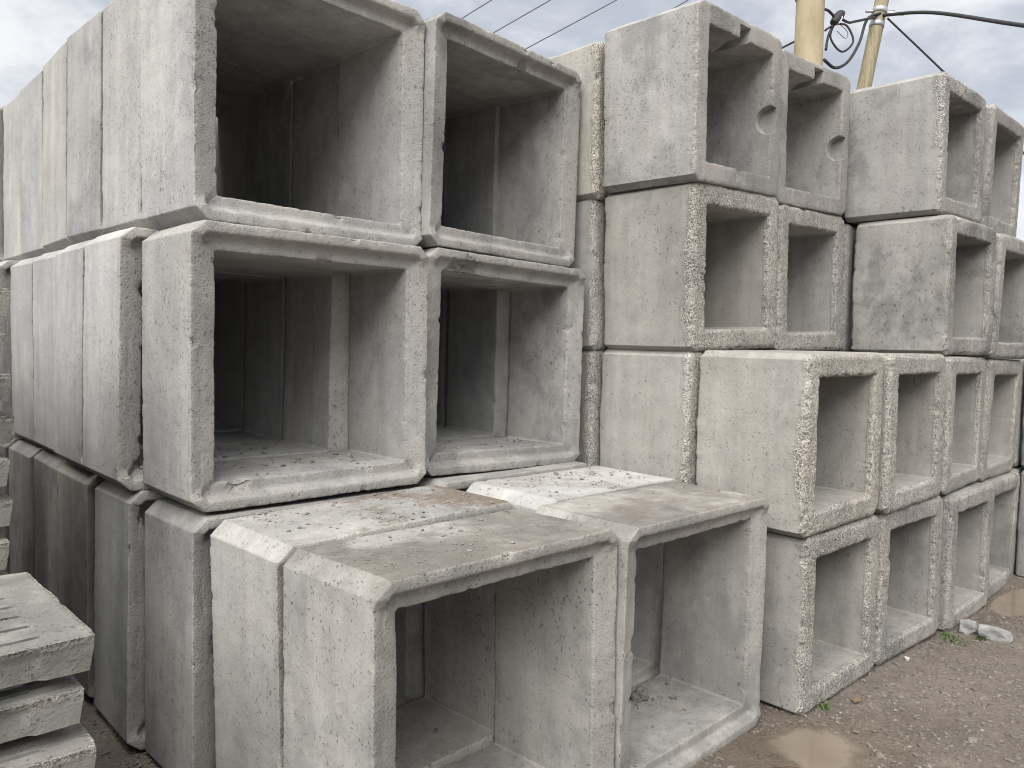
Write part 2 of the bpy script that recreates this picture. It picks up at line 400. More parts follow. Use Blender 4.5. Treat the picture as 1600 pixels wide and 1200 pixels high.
    i = np.arange(nv)[:, None]; j = np.arange(nu)[None, :]
    i2 = (i + 1) % nv; j2 = (j + 1) % nu
    Q = np.stack([(i * nu + j), (i * nu + j2), (i2 * nu + j2), (i2 * nu + j)], -1).reshape(-1, 4)
    return mesh_from_arrays(name, V, Q, CONC, True, rough)

def place(o, q):
    x, y, z, yaw, pitch, roll = q
    o.matrix_world = Matrix.Translation((x, y, z)) @ Matrix.Rotation(R(yaw), 4, 'Z') @ Matrix.Rotation(R(pitch), 4, 'X') @ Matrix.Rotation(R(roll), 4, 'Y')

GREY = (.475, .468, .452); PALE = (.55, .545, .53); PINK = (.485, .463, .445); WARM = (.47, .452, .415); GREEN = (.455, .447, .415); COOL = (.43, .432, .43); CREAM = (.525, .512, .482)
BW, BH, BL, BT = 1.0046, 1.0, 0.4761, 0.0958
SW, SH, SL, ST = 0.7962, 0.8131, 0.5621, 0.1104

# key: (pose, label, tint, resolution, dirt, stain, pits, extra chips)
GB = 'large socket-ended box culverts of the left stack'
GS = 'small box culverts of the right stack'
BIG = {
 'A3a': ((1.074,2.697,2.010,2.54,-0.62,0.33), 'large culvert at the top left front, its upper edge cut off by the frame', PALE, 210, 0.1, 0.3, 1.0, ()),
 'A3b': ((2.078,2.694,2.021,3.43,0.19,1.12), 'tilted large culvert on the top tier, nearest below the thin overhead wires', GREY, 190, 0.1, 0.5, .8, ((2,.4,.05),)),
 'A2a': ((1.038,2.641,1.001,0.23,-0.08,0.06), 'large middle-tier culvert with rubble on its floor, above the exposed culvert tops', GREY, 210, 0.2, 0.35, .9, ((0,.1,.04),)),
 'A2b': ((2.056,2.689,1.016,-1.25,-0.80,1.50), 'leaning large middle-tier culvert with dark stained top lip, beside the small culverts', GREY, 190, 0.2, 0.6, .8, ((2,.8,.07),(2,.9,.05))),
 'B1': ((1.090,1.598,-0.002,1.20,-1.32,0.37), 'nearest large culvert on the ground, front row, open end facing the viewer at bottom centre', (.49,.48,.45), 230, 0.3, .5, .6, ()),
 'B1b': ((1.098,2.095,-0.010,0.85,-0.50,-1.18), 'ground culvert right behind the nearest one, brown dirt on its pale top', (.51,.50,.475), 130, 1.0, .15, .8, ()),
 'B2': ((2.104,1.608,-0.015,1.10,-0.10,0.59), 'large ground culvert beside the muddy puddle, a lump of concrete inside it', (.49,.478,.45), 200, 0.4, .5, .5, ((3,.42,.022),)),
 'B2b': ((2.170,2.082,-0.004,4.19,0.75,1.43), 'turned ground culvert with bright white top, behind the one by the puddle', (.62,.61,.585), 130, 0.35, .1, .5, ()),
 'A1_1': ((1.024,2.587,-0.010,0.18,-1.04,0.42), 'ground-tier culvert at the left, squeezed between the front culverts and a jutting one', (.43,.425,.415), 120, .2, 0.45, .8, ()),
 'A1_2': ((0.965,3.074,0.014,-1.38,-1.62,1.23), 'jutting bluish-grey ground culvert beside the nearest slotted slab stack', COOL, 120, .2, .2, .5, ((3,.02,.06),)),
 'A1_3': ((0.974,3.595,0.012,-0.10,0.15,0), 'brownish ground culvert in half shade behind the near slotted slab stack', (.36,.345,.315), 50, .2, .5, .4, ()),  # brownish tint, darkened further for shade from the slab stacks
 'A1_4': ((0.979,4.087,0.008,-0.86,0.56,0), 'dark shaded ground culvert, fourth from the front on the left side', (.33,.325,.31), 40, .2, .6, .3, ()),  # darker tint holds the slab stacks' shade in its colour
 'A1_5': ((0.975,4.580,0.006,0.3,0,0), 'dark shaded ground culvert, fifth from the front on the left side', (.33,.325,.31), 40, .2, .6, .3, ()),  # shade of the slab stacks is put into this dark tint too
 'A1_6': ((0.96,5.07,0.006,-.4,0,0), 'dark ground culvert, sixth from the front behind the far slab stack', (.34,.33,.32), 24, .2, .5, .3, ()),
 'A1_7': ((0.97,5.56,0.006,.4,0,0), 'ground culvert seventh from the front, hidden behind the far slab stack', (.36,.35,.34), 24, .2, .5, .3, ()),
 'A2_2': ((0.952,3.124,1.014,-0.36,-0.03,0.94), 'bright middle-tier culvert jutting out left behind the front one, corner broken off', PALE, 130, .2, .05, 1.2, ((0,.02,.045),)),
 'A2_3': ((0.960,3.623,1.010,-1.52,0.0,0.89), 'middle-tier culvert third from the front, flush with the jutting bright one', (.51,.505,.50), 60, .2, .1, .8, ()),
 'A2_4': ((0.991,4.109,1.003,-0.54,0.54,0), 'middle-tier culvert fourth from the front on the left side', (.50,.498,.49), 50, .2, .1, .4, ()),
 'A2_5': ((1.000,4.600,1.003,0.4,0.2,0), 'middle-tier culvert fifth from the front on the left side', (.46,.458,.45), 40, .2, .1, .4, ()),
 'A2_6': ((0.945,5.095,1.003,-0.4,0.2,0), 'middle-tier culvert at the left frame edge, behind the top of the far slab stack', (.52,.515,.505), 40, .2, .1, .5, ()),
 'A2_7': ((0.96,5.585,1.003,.3,0,0), 'middle-tier culvert seventh from the front, beyond the left frame edge', GREY, 24, .2, .1, .5, ()),
 'A3_2': ((1.058,3.180,2.009,0.44,0.07,0.64), 'top-tier culvert second from the front on the left side', (.52,.515,.50), 110, .2, 0.3, 1.1, ()),
 'A3_3': ((1.054,3.666,2.013,1.46,0.15,0.60), 'grey top-tier culvert third from the front, its top meeting the sky', (.475,.47,.46), 60, .2, 0.5, .8, ()),
 'A3_4': ((1.045,4.156,2.013,-0.86,-0.79,0.85), 'yellowish cream top-tier culvert fourth from the front on the left side', CREAM, 50, .2, .1, .6, ()),
 'A3_5': ((1.072,4.70,2.006,0.2,-.3,.5), 'top-tier culvert fifth from the front, set back behind the cream one', (.50,.497,.49), 40, .2, .2, .6, ()),
 'A3_6': ((1.082,5.225,2.006,-.5,0,.5), 'top-tier culvert at the left frame edge below the pale sky', (.53,.525,.51), 40, .2, .1, .6, ()),
 'A3_7': ((1.07,5.72,2.006,.3,0,.3), 'top-tier culvert seventh from the front, beyond the left frame edge', GREY, 24, .2, .1, .5, ()),
}
# second column, seen only through the open ends
for k in range(1, 6):
    wd = ('first', 'second', 'third', 'fourth', 'fifth')[k - 1]
    if k == 1: BIG['A1b_1'] = ((2.072,2.600,0.0,-.2,0,0), 'ground culvert under the leaning middle-tier one, behind the bright white top', GREY, 40, .3, .3, .5, ())
    else:
        yy = 2.69 + .49 * (k - 1)
        BIG['A1b_%d' % k] = ((2.05, yy - .06, 0.002, .4 * (-1) ** k, 0, 0), 'ground culvert in the right column of the large stack, %s from its front' % wd, GREY, 24, .3, .3, .5, ())
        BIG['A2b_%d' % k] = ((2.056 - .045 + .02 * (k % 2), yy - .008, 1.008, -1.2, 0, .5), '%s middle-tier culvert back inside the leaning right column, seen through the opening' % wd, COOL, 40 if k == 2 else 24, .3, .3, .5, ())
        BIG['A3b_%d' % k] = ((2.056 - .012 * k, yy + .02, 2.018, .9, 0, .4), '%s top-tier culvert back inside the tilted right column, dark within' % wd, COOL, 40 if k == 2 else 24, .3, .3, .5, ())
for tier, tn in ((0, 'ground'), (1, 'middle'), (2, 'top')):  # unseen crosswise row, added to keep light out of the columns' open backs
    for k in range(5):
        BIG['X%d%d' % (tier, k)] = ((1.44 + .49 * k, 6.24 if k < 2 else 5.3, .003 + 1.003 * tier, 90, 0, 0), 'unseen crosswise %s-tier culvert added to block light behind the large stack, number %s from left' % (tn, ('one', 'two', 'three', 'four', 'five')[k]), GREY, 24, .2, .2, .5, ())
SMALL = {
 'C41': ((3.134,2.078,2.380,0.26,0.73,-2.15), 'notched', 'smooth-faced top-tier small culvert with notches, tallest against the sky at centre', (0.516,0.509,0.495), 150, .2, 0.55, 1.2),
 'C42': ((3.959,2.109,2.389,-2.93,0.34,-1.73), 'notched', 'smooth-faced notched small culvert on top tier, just below the yellow pole', (0.506,0.499,0.481), 140, .2, 0.45, .8),
 'C43': ((4.930,1.607,2.404,0.15,0.0,-1.83), 'rough', 'small top-tier culvert with broad side wall, in front of the leaning wooden pole', (0.448,0.444,0.433), 110, .2, 0.6, 1.0),
 'C44': ((5.727,1.589,2.391,1.02,1.45,-0.76), 'rough', 'rightmost small culvert on the top tier, at the right frame edge', (0.428,0.424,0.413), 80, .2, 0.5, .8),
 'C31': ((3.192,2.097,1.577,-0.90,0.11,-1.98), 'rough', 'small third-tier culvert under the tallest notched one, pebbly rough front ring', GREEN, 170, .2, 0.25, .6),
 'C32': ((4.003,2.089,1.580,-0.98,-0.38,-1.48), 'rough', 'small third-tier culvert second from left, under the notched one by the pole', (0.427,0.422,0.405), 140, .2, 0.3, .6),
 'C33': ((4.919,1.533,1.584,-1.94,-0.25,-0.23), 'rough', 'small third-tier culvert whose side wall carries a pale whitish smear', (0.436,0.430,0.411), 110, .2, 0.75, .5),
 'C34': ((5.742,1.509,1.568,-1.20,1.16,0.38), 'rough', 'rightmost small culvert on the third tier, at the right frame edge', (0.427,0.424,0.409), 80, .2, 0.5, .6),
 'C21': ((3.236,1.537,0.776,-1.01,0.04,-0.56), 'rough', 'small beige second-tier culvert with broken pebbly edge, above the puddle corner', (0.493,0.482,0.446), 190, .2, 0.3, .7),
 'C22': ((4.058,1.497,0.778,-0.57,-0.56,-0.32), 'rough', 'small second-tier culvert second from left along the front row', (0.473,0.462,0.430), 150, .2, .15, .6),
 'C23': ((4.933,1.499,0.767,2.85,0.20,0.16), 'rough', 'small twisted second-tier culvert third from left, set back above a light ledge', (0.444,0.435,0.408), 110, .2, .3, .6),
 'C24': ((5.750,1.535,0.751,0.66,1.39,0.48), 'rough', 'small second-tier culvert fourth from left near the right frame edge', (0.444,0.435,0.408), 50, .2, .3, .6),
 'C11': ((3.280,1.534,-0.036,-0.85,-0.25,-0.08), 'rough', 'small ground-tier culvert behind the puddle with a green weed at its corner', (0.443,0.433,0.404), 190, .2, 0.35, .7),
 'C12': ((4.106,1.525,-0.031,-3.09,-0.52,-0.13), 'rough', 'small ground-tier culvert second from left, a white pebble before it', (0.435,0.426,0.402), 150, .2, 0.35, .6),
 'C13': ((4.969,1.460,-0.051,0.13,-0.52,0.42), 'rough', 'small ground-tier culvert directly behind the broken white concrete fragments', (0.445,0.435,0.412), 110, .2, 0.5, .6),
 'C14': ((5.796,1.497,-0.060,1.44,0.59,0.85), 'rough', 'small ground-tier culvert fourth from left, beside the far puddle', (0.445,0.436,0.416), 60, .2, 0.5, .6),
 'C21b': ((3.194,2.111,0.772,-1.25,0.07,-0.29), 'rough', 'small second-tier culvert one row back, its blank side above the bright white top', (0.479,0.472,0.443), 80, .2, 0.25, .6),
 'C41b': ((3.125,2.668,2.363,0.01,-0.86,-0.23), 'rough', 'small top-tier culvert behind the tallest one, black rough joint at its front', (0.490,0.472,0.433), 70, .2, .2, .8),
 'C31b': ((3.150,2.680,1.571,0.0,-0.96,-0.36), 'rough', 'narrow visible third-tier culvert one row back, next to the tilted large one', (0.416,0.409,0.391), 60, .2, .2, .5),
 'C21c': ((3.165,2.690,0.770,0.4,0,-.2), 'rough', 'small second-tier culvert two rows back, a dark strip beside the large culverts', (0.406,0.399,0.381), 50, .2, .2, .5),
 'C15': ((6.70,0.98,-0.07,0.3,0,0), 'rough', 'grey small ground culvert cut by the right frame edge, beyond the far puddle', (0.428,0.425,0.417), 40, .2, .3, .5),
 'C25': ((6.71,0.99,0.752,-0.4,0,0), 'rough', 'grey small second-tier culvert cut by the right frame edge', (0.428,0.425,0.417), 40, .2, .3, .5),
 'C15b': ((6.70,1.56,-0.07,-.3,0,0), 'rough', 'small ground culvert behind the one cut by the right frame edge', COOL, 24, .2, .3, .5),
 'C25b': ((6.71,1.57,0.752,.3,0,0), 'rough', 'small second-tier culvert behind the one cut by the right frame edge', COOL, 24, .2, .3, .5),
}
order = {1: 'first', 2: 'second', 3: 'third', 4: 'fourth'}
tiern = {1: 'ground-tier', 2: 'second-tier', 3: 'third-tier', 4: 'top-tier'}
for c, base in ((1, 3.24), (2, 4.08), (3, 4.95), (4, 5.77)):      # hidden second row that carries the upper tiers
    for tier in (1, 2, 3, 4):
        if tier == 2 and c == 1: continue
        if tier >= 3 and c <= 2: continue
        ref = SMALL['C%d%d' % (tier, c)][0]
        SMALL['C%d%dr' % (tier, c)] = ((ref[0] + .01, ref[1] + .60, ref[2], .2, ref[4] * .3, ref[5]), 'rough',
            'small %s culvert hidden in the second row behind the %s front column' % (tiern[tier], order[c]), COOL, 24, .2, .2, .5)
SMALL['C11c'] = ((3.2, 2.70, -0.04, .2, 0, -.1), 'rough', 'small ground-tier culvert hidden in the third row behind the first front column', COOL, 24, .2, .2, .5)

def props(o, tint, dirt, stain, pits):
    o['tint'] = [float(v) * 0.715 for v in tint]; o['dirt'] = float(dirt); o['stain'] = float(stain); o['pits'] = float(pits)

low_cache = {}
seed = 10
for key, (q, lab, tint, n, dirt, stain, pits, bigc) in BIG.items():
    seed += 1
    if n <= 24:
        if 'b' not in low_cache: low_cache['b'] = culvert_mesh('box_culvert', BW, BH, BL, BT, .0494, .0427, 'socket', 24, 5, 4)
        me = low_cache['b']
    else: me = culvert_mesh('box_culvert', BW, BH, BL, BT, .0494, .0427, 'socket', n, seed, (6 if key in ('B1', 'B2') else 12) if n > 70 else 7, bigc, key in ('A3a', 'A3_2', 'A3_3', 'A3b', 'B1'))
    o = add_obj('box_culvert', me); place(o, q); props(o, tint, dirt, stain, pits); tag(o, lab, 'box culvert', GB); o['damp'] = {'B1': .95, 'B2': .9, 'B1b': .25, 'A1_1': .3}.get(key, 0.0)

def cut(o, cutters):
    """boolean the cutters out of o's mesh and keep the result"""
    tmp = []
    for me in cutters:
        c = bpy.data.objects.new('cutter', me); COL.objects.link(c); c.matrix_world = o.matrix_world.copy(); tmp.append(c)
        md = o.modifiers.new('cut', 'BOOLEAN'); md.operation = 'DIFFERENCE'; md.solver = 'EXACT'; md.object = c
    bpy.context.view_layer.update()
    dg = bpy.context.evaluated_depsgraph_get()
    me2 = bpy.data.meshes.new_from_object(o.evaluated_get(dg), preserve_all_data_layers=True, depsgraph=dg)
    o.modifiers.clear(); o.data = me2; me2.set_sharp_from_angle(angle=R(32))
    for c in tmp: bpy.data.objects.remove(c)
def bm_mesh(name, bm, mat=None, smooth=False):
    me = bpy.data.meshes.new(name); bm.to_mesh(me); bm.free()
    if mat: me.materials.append(mat)
    if smooth: me.polygons.foreach_set('use_smooth', np.ones(len(me.polygons), dtype=bool))
    return me
def prism(pts, axis_vec):
    """closed prism of a polygon (list of 3D points) swept by axis_vec"""
    bm = bmesh.new(); a = [bm.verts.new(p) for p in pts]; b = [bm.verts.new(Vector(p) + Vector(axis_vec)) for p in pts]
    n = len(pts); bm.faces.new(a[::-1]); bm.faces.new(b)
    for i in range(n): bm.faces.new((a[i], a[(i + 1) % n], b[(i + 1) % n], b[i]))
    bmesh.ops.recalc_face_normals(bm, faces=bm.faces)
    return bm

for key, (q, kind, lab, tint, n, dirt, stain, pits) in SMALL.items():
    seed += 1
    t = .095 if kind == 'notched' else ST
    if n <= 24:
        if 's' not in low_cache: low_cache['s'] = culvert_mesh('box_culvert', SW, SH, SL, ST, .0406, .0269, 'rough', 24, 6, 3)
        me = low_cache['s']
    else: me = culvert_mesh('box_culvert', SW, SH, SL, t, .0406, .0269, 'plain' if kind == 'notched' else 'rough', n, seed, 9 if n > 70 else 5, ((0, .3, .035), (0, .5, .045), (0, .62, .03), (0, .75, .035)) if kind == 'notched' else ())
    tint = (tint[0] * .975, tint[1] * .965, tint[2] * .955)
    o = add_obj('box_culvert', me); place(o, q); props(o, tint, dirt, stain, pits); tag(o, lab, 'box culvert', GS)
    if kind == 'notched':
        xm = SW * .52; w = .05
        zt, zb = SH - .028, .028
        top = prism([(xm - w, -.05, zt), (xm - w, -.05, SH - t - .05), (xm - w, .24, SH - t - .05), (xm - w, .20, SH - t + .004), (xm - w, .045, zt)], (2 * w, 0, 0))
        bot = prism([(xm - w, -.05, zb), (xm - w, -.05, t + .05), (xm - w, .20, t + .05), (xm - w, .16, t - .004), (xm - w, .05, zb)], (2 * w * .9, 0, 0))
        xr = SW - t
        cyl = bmesh.new()
        bmesh.ops.create_cone(cyl, cap_ends=True, segments=28, radius1=.084, radius2=.068, depth=.14,
            matrix=Matrix.Translation((xr - .0225, .022, SH * .48)) @ Matrix.Rotation(R(90), 4, 'Y'))
        cut(o, [bm_mesh('c', top, CONC), bm_mesh('c', bot, CONC), bm_mesh('c', cyl, CONC)])

# ------------------------------------------------------------------ slotted cover slabs
SLX, SLY, SLH = 0.66, 0.62, 0.08
def slab_mesh(seed):
    bm = bmesh.new()
    nx, ny, nz = 40, 38, 6
    # body: tapering slab (wider at the top), displaced grid box
    faces = {}
    def P(u, v, w):
        z = -SLH + SLH * w; ins = 0.010 * (1 - w)
        return (-SLX + ins + (SLX - 2 * ins) * u, ins + (SLY - 2 * ins) * v, z)
    key = {}
    def vert(u, v, w):
        k = (round(u, 5), round(v, 5), round(w, 5))
        if k not in key: key[k] = bm.verts.new(P(u, v, w))
        return key[k]
    e = .006
    def ax(n): return [0, e] + [e + (1 - 2 * e) * i / n for i in range(1, n)] + [1 - e, 1]
    U, Vv, Wv = ax(nx), ax(ny), [0, .08, .3, .5, .7, .92, 1]
    def sheet(A, B, f):
        for i in range(len(A) - 1):
            for j in range(len(B) - 1):
                bm.faces.new([f(A[i], B[j]), f(A[i + 1], B[j]), f(A[i + 1], B[j + 1]), f(A[i], B[j + 1])])
    sheet(U, Vv, lambda a, b: vert(a, b, 1)); sheet(U, Vv, lambda a, b: vert(a, 1 - b, 0))
    sheet(U, Wv, lambda a, b: vert(a, 0, b)); sheet(U, Wv, lambda a, b: vert(1 - a, 1, b))
    sheet(Vv, Wv, lambda a, b: vert(1, a, b)); sheet(Vv, Wv, lambda a, b: vert(0, 1 - a, b))
    bmesh.ops.recalc_face_normals(bm, faces=bm.faces)
    bm.normal_update()
    co = np.array([v.co[:] for v in bm.verts]); nn = np.array([v.normal[:] for v in bm.verts])
    qq = co + seed * 3.7
    fr = np.min(np.abs(np.stack([co[:, 0], co[:, 0] + SLX, co[:, 1], co[:, 1] - SLY], 1)), 1)
    edge = np.clip(1 - fr / .02, 0, 1) * (co[:, 2] > -.02)
    d = .0018 * fbm(qq * 6, seed, 3) - edge * .0035 * np.clip(fbm(qq * 22, seed + 1, 3) + .2, 0, 1.2)
    co = co + nn * d[:, None]
    # left part of the front face sits back behind the right part
    m = (co[:, 1] < .02) & (co[:, 0] < -.108) & (co[:, 2] < -.010)
    co[m, 1] += .012
    for v, c in zip(bm.verts, co): v.co = c
    me = bm_mesh('slab', bm, CONC, True)
    a = me.attributes.new('rough', 'FLOAT', 'POINT'); a.data.foreach_set('value', np.clip(.12 + .5 * edge, 0, 1).astype(np.float32))
    return me
def slot_cutter(y):
    w = .0075; pts = []
    for k in range(9):
        a = -math.pi / 2 + math.pi * k / 8; pts.append((-.10 + w * math.cos(a), y + w * math.sin(a), -.2))
    pts += [(-.56, y + w, -.2), (-.56, y - w, -.2)]
    return prism(pts, (0, 0, .4))
slab_vars = []
for s in range(3):
    tmp = bpy.data.objects.new('tmp', slab_mesh(50 + s)); COL.objects.link(tmp)
    cuts = bmesh.new()
    for k in range(7):
        b2 = slot_cutter(.062 + .083 * k); m2 = bm_mesh('s', b2); cuts.from_mesh(m2)
    cm = bm_mesh('cuts', cuts, CONC)
    cut(tmp, [cm]); slab_vars.append(tmp.data); bpy.data.objects.remove(tmp)
# underside rib that keeps the slabs apart
rib_bm = bmesh.new()
bmesh.ops.create_cube(rib_bm, size=1.0, matrix=Matrix.Translation((-SLX / 2, SLY / 2, -SLH - .0215)) @ Matrix.Diagonal((SLX - .22, SLY - .22, .047, 1)))
bmesh.ops.bevel(rib_bm, geom=rib_bm.edges[:], offset=.006, segments=2, affect='EDGES')
rib_me = bm_mesh('rib', rib_bm, CONC, False)
def slab_stack(x, y, ztop, n, where, group, rnd):
    ords = ['topmost', 'second from the top', 'third from the top', 'fourth from the top', 'fifth from the top', 'sixth from the top', 'seventh from the top', 'eighth from the top',
            'ninth from the top', 'tenth from the top', 'eleventh from the top', 'twelfth from the top', 'thirteenth from the top', 'fourteenth from the top']
    pitch = (ztop + .004) / n
    for k in range(n):
        e = bpy.data.objects.new('slotted_cover', None); COL.objects.link(e)
        dx = (0, -.017, -.005, .012, -.01, .006, -.014, .01)[k % 8] * rnd; dy = (0, .012, -.03, .02, -.015, .025, 0, -.01)[k % 8] * rnd
        e.empty_display_size = .1
        e.matrix_world = Matrix.Translation((x + dx, y + dy, ztop - pitch * k)) @ Matrix.Rotation(R((0, .8, -.9, .5, -.4, 1.1, -.7, .2)[k % 8] * rnd), 4, 'Z')
        s = add_obj('cover_body', slab_vars[k % 3], e); props(s, ((.38,.375,.345), (.34,.335,.315), (.36,.35,.33))[k % 3], .12, .7, .6)
        r = add_obj('support_rib', rib_me, e); props(r, (.42, .41, .385), .1, .2, .4)
        tag(e, '%s slotted concrete cover slab of the %s stack' % (ords[k], where), 'drain cover', group)
slab_stack(0.515, 1.845, 0.95, 8, 'near bottom-left', 'slotted slabs of the near stack', 1.0)
slab_stack(0.524, 2.66, 1.735, 14, 'far left-edge', 'slotted slabs of the far stack', .7)

for yy, wd in ((3.42, 'third'), (4.20, 'fourth'), (4.98, 'fifth')):
    slab_stack(0.505, yy, 1.70, 14, wd + ', left of the frame,', 'slotted slabs of the %s stack' % wd, .7)

# ------------------------------------------------------------------ poles and cables
POLE_Y = simple_mat('yellow_pole_concrete', (.30, .245, .155), (.46, .385, .255), 4.0, .85, .003, 60, .25, 0, (1, 1, .35))
POLE_W = simple_mat('weathered_wood', (.23, .19, .12), (.40, .345, .24), 6.0, .85, .006, 20, .2, 0, (8, 8, .5))
STEEL = simple_mat('galvanised_steel', (.36, .37, .38), (.52, .53, .54), 20.0, .5, .001, 90, .5, .6)
CABLE = simple_mat('black_cable', (.020, .020, .022), (.045, .045, .048), 20.0, .6, .0005, 90, .4)
WIRE = simple_mat('grey_wire', (.09, .095, .10), (.14, .145, .15), 20.0, .6, .0003, 90, .4)
FRAG = None
def tube_mesh(name, pts, rad, mat, seg=10, sub=6, cap=True):
    P = [Vector(p) for p in pts]
    if sub > 1 and len(P) > 2:                       # Catmull-Rom
        out = []
        for i in range(len(P) - 1):
            p0 = P[i - 1] if i else P[0] * 2 - P[1]; p1, p2 = P[i], P[i + 1]; p3 = P[i + 2] if i + 2 < len(P) else P[-1] * 2 - P[-2]
            for k in range(sub):
                t = k / sub
                out.append(0.5 * ((2 * p1) + (p2 - p0) * t + (2 * p0 - 5 * p1 + 4 * p2 - p3) * t * t + (3 * p1 - p0 - 3 * p2 + p3) * t ** 3))
        out.append(P[-1]); P = out
    n = len(P); V = []; prev = None
    for i, p in enumerate(P):
        d = (P[min(i + 1, n - 1)] - P[max(i - 1, 0)]).normalized()
        u = (prev - d * prev.dot(d)) if prev else d.orthogonal()
        u.normalize(); prev = u; v = d.cross(u)
        r = rad(i / (n - 1)) if callable(rad) else rad
        for k in range(seg):
            a = 2 * math.pi * k / seg; V.append(p + (u * math.cos(a) + v * math.sin(a)) * r)
    F = [(i * seg + k, i * seg + (k + 1) % seg, (i + 1) * seg + (k + 1) % seg, (i + 1) * seg + k) for i in range(n - 1) for k in range(seg)]
    if cap: F += [tuple(range(seg))[::-1], tuple(range((n - 1) * seg, n * seg))]
    me = bpy.data.meshes.new(name); me.from_pydata([tuple(v) for v in V], [], F); me.materials.append(mat)
    me.polygons.foreach_set('use_smooth', np.array([len(f) == 4 for f in F]))
    return me
def root(name, loc):
    e = bpy.data.objects.new(name, None); e.location = loc; e.empty_display_size = .2; COL.objects.link(e); return e
def part(name, me, e):
    o = add_obj(name, me, e); o.matrix_parent_inverse = Matrix.Translation(-Vector(e.location)); return o

e = root('utility_pole', (7.80, 3.865, -.05))
part('shaft', tube_mesh('shaft', [(7.79, 3.866, -.3), (7.80, 3.866, 2.5), (7.812, 3.868, 5.2), (7.83, 3.87, 8.6)], lambda f: .168 - .045 * f, POLE_Y, 40, 10), e)
part('clamp_band', tube_mesh('band', [(7.815, 3.868, 5.17), (7.815, 3.868, 5.24)], .153, STEEL, 32, 1), e)
part('hook', tube_mesh('hook', [(7.66, 3.92, 5.20), (7.60, 3.98, 5.21), (7.55, 4.02, 5.19)], .014, CABLE, 8, 4), e)
tag(e, 'thick upright yellowish concrete utility pole rising behind the notched culverts', 'utility pole')

a, b = Vector((9.22, 3.877, 4.61)), Vector((9.391, 3.789, 5.621))
dirp = (b - a) / (b.z - a.z)
at = lambda z: a + dirp * (z - a.z)
e = root('utility_pole', tuple(at(-.05)))
part('shaft', tube_mesh('shaft', [at(z) for z in (-.3, 2, 4.2, 5.4, 7.4)], lambda f: .088 - .016 * f, POLE_W, 24, 8), e)
c0 = at(5.42)
part('clamp_band', tube_mesh('band', [at(5.30), at(5.36)], .081, STEEL, 24, 1), e)
part('clamp_band', tube_mesh('band', [at(5.46), at(5.52)], .081, STEEL, 24, 1), e)
part('bolt', tube_mesh('bolt', [at(5.49) + RT * -.16, at(5.49) + RT * .17], .016, STEEL, 8, 1), e)
part('bracket', tube_mesh('bracket', [at(5.44) + RT * .06 - FW * .06, at(5.44) + RT * .26 - FW * .05], .022, STEEL, 8, 1), e)
tag(e, 'leaning weathered wooden utility pole with steel clamps, right of the yellow pole', 'utility pole')

def cable(name, pts, r, mat, label, cat='cable', seg=8, sub=6, group=None):
    return tag(add_obj(name, tube_mesh(name, pts, r, mat, seg, sub)), label, cat, group)
cable('service_cable', [(9.36, 3.80, 5.44), (9.0, 3.1, 5.17), (8.217, 2.057, 4.53), (7.2, .75, 3.75)], .019, CABLE, 'thick black cable running from the wooden pole out to the right frame edge')
cable('guy_wire', [(9.42, 3.73, 5.41), (9.863, 3.278, 4.842), (10.42, 2.71, 4.1), (13.2, -.1, .0)], .011, CABLE, 'thin black guy wire slanting down from the wooden pole behind the culvert', 'wire')
cable('drooping_cable', [(7.90, 3.74, 4.55), (8.187, 3.753, 4.545), (8.487, 3.752, 4.688), (8.888, 3.81, 5.014), (9.161, 3.851, 5.355), (9.30, 3.76, 5.44)], .016, CABLE, 'black cable drooping in a bow between the yellow and wooden poles')
cable('cable_loop', [(8.196, 3.776, 5.03), (8.155, 3.802, 4.86), (8.239, 3.715, 4.715), (8.328, 3.637, 4.823), (8.285, 3.69, 4.985), (8.205, 3.765, 5.0), (8.08, 3.80, 4.93), (7.94, 3.76, 4.86)], .011, CABLE, 'coiled round loop of black cable hanging beside the yellow pole')
cable('tie_cable', [(7.92, 3.77, 5.07), (8.08, 3.79, 5.10), (8.19, 3.78, 5.04), (8.10, 3.80, 4.86), (7.93, 3.74, 4.66)], .014, CABLE, 'short black cable curling out from the side of the yellow pole')
cable('span_cable', [(8.25, 3.78, 5.10), (8.55, 3.80, 5.13), (8.8, 3.83, 5.22), (9.33, 3.80, 5.42)], .014, CABLE, 'black cable spanning from the splice bundle to the wooden pole clamp')
cable('thin_wire', [(8.21, 3.76, 5.02), (8.30, 3.69, 4.93), (8.28, 3.70, 4.86), (8.20, 3.76, 4.93)], .004, WIRE, 'fine grey wire hanging in a hook inside the black cable loop', 'wire')
e = root('cable_splice', (8.22, 3.775, 5.06))
part('sleeve', tube_mesh('sleeve', [(8.15, 3.78, 5.00), (8.22, 3.775, 5.06), (8.28, 3.765, 5.12), (8.33, 3.755, 5.15)], lambda f: .052 * math.sin(math.pi * (.2 + .65 * f)), CABLE, 12, 4), e)
part('wrap', tube_mesh('wrap', [(8.19, 3.74, 4.99), (8.23, 3.72, 5.07), (8.22, 3.80, 5.10), (8.18, 3.82, 5.03), (8.2, 3.75, 4.99)], .008, STEEL, 6, 5), e)
tag(e, 'lumpy dark cable splice hanging between the two poles', 'splice')
WL = ((((13.329, 18.361, 9.722), (16.776, 15.289, 12.768)), 'leftmost thin overhead wire crossing the sky above the tilted culvert'),
      (((13.443, 18.196, 8.989), (18.075, 14.044, 12.771)), 'second thin overhead wire from the left crossing the sky at top centre'),
      (((14.084, 17.554, 8.631), (19.372, 12.794, 12.684)), 'third thin overhead wire from the left, ending beside the tilted culvert roof'),
      (((16.701, 15.107, 9.427), (20.01, 12.143, 12.164)), 'short stretch of overhead wire above the tallest notched small culvert'))
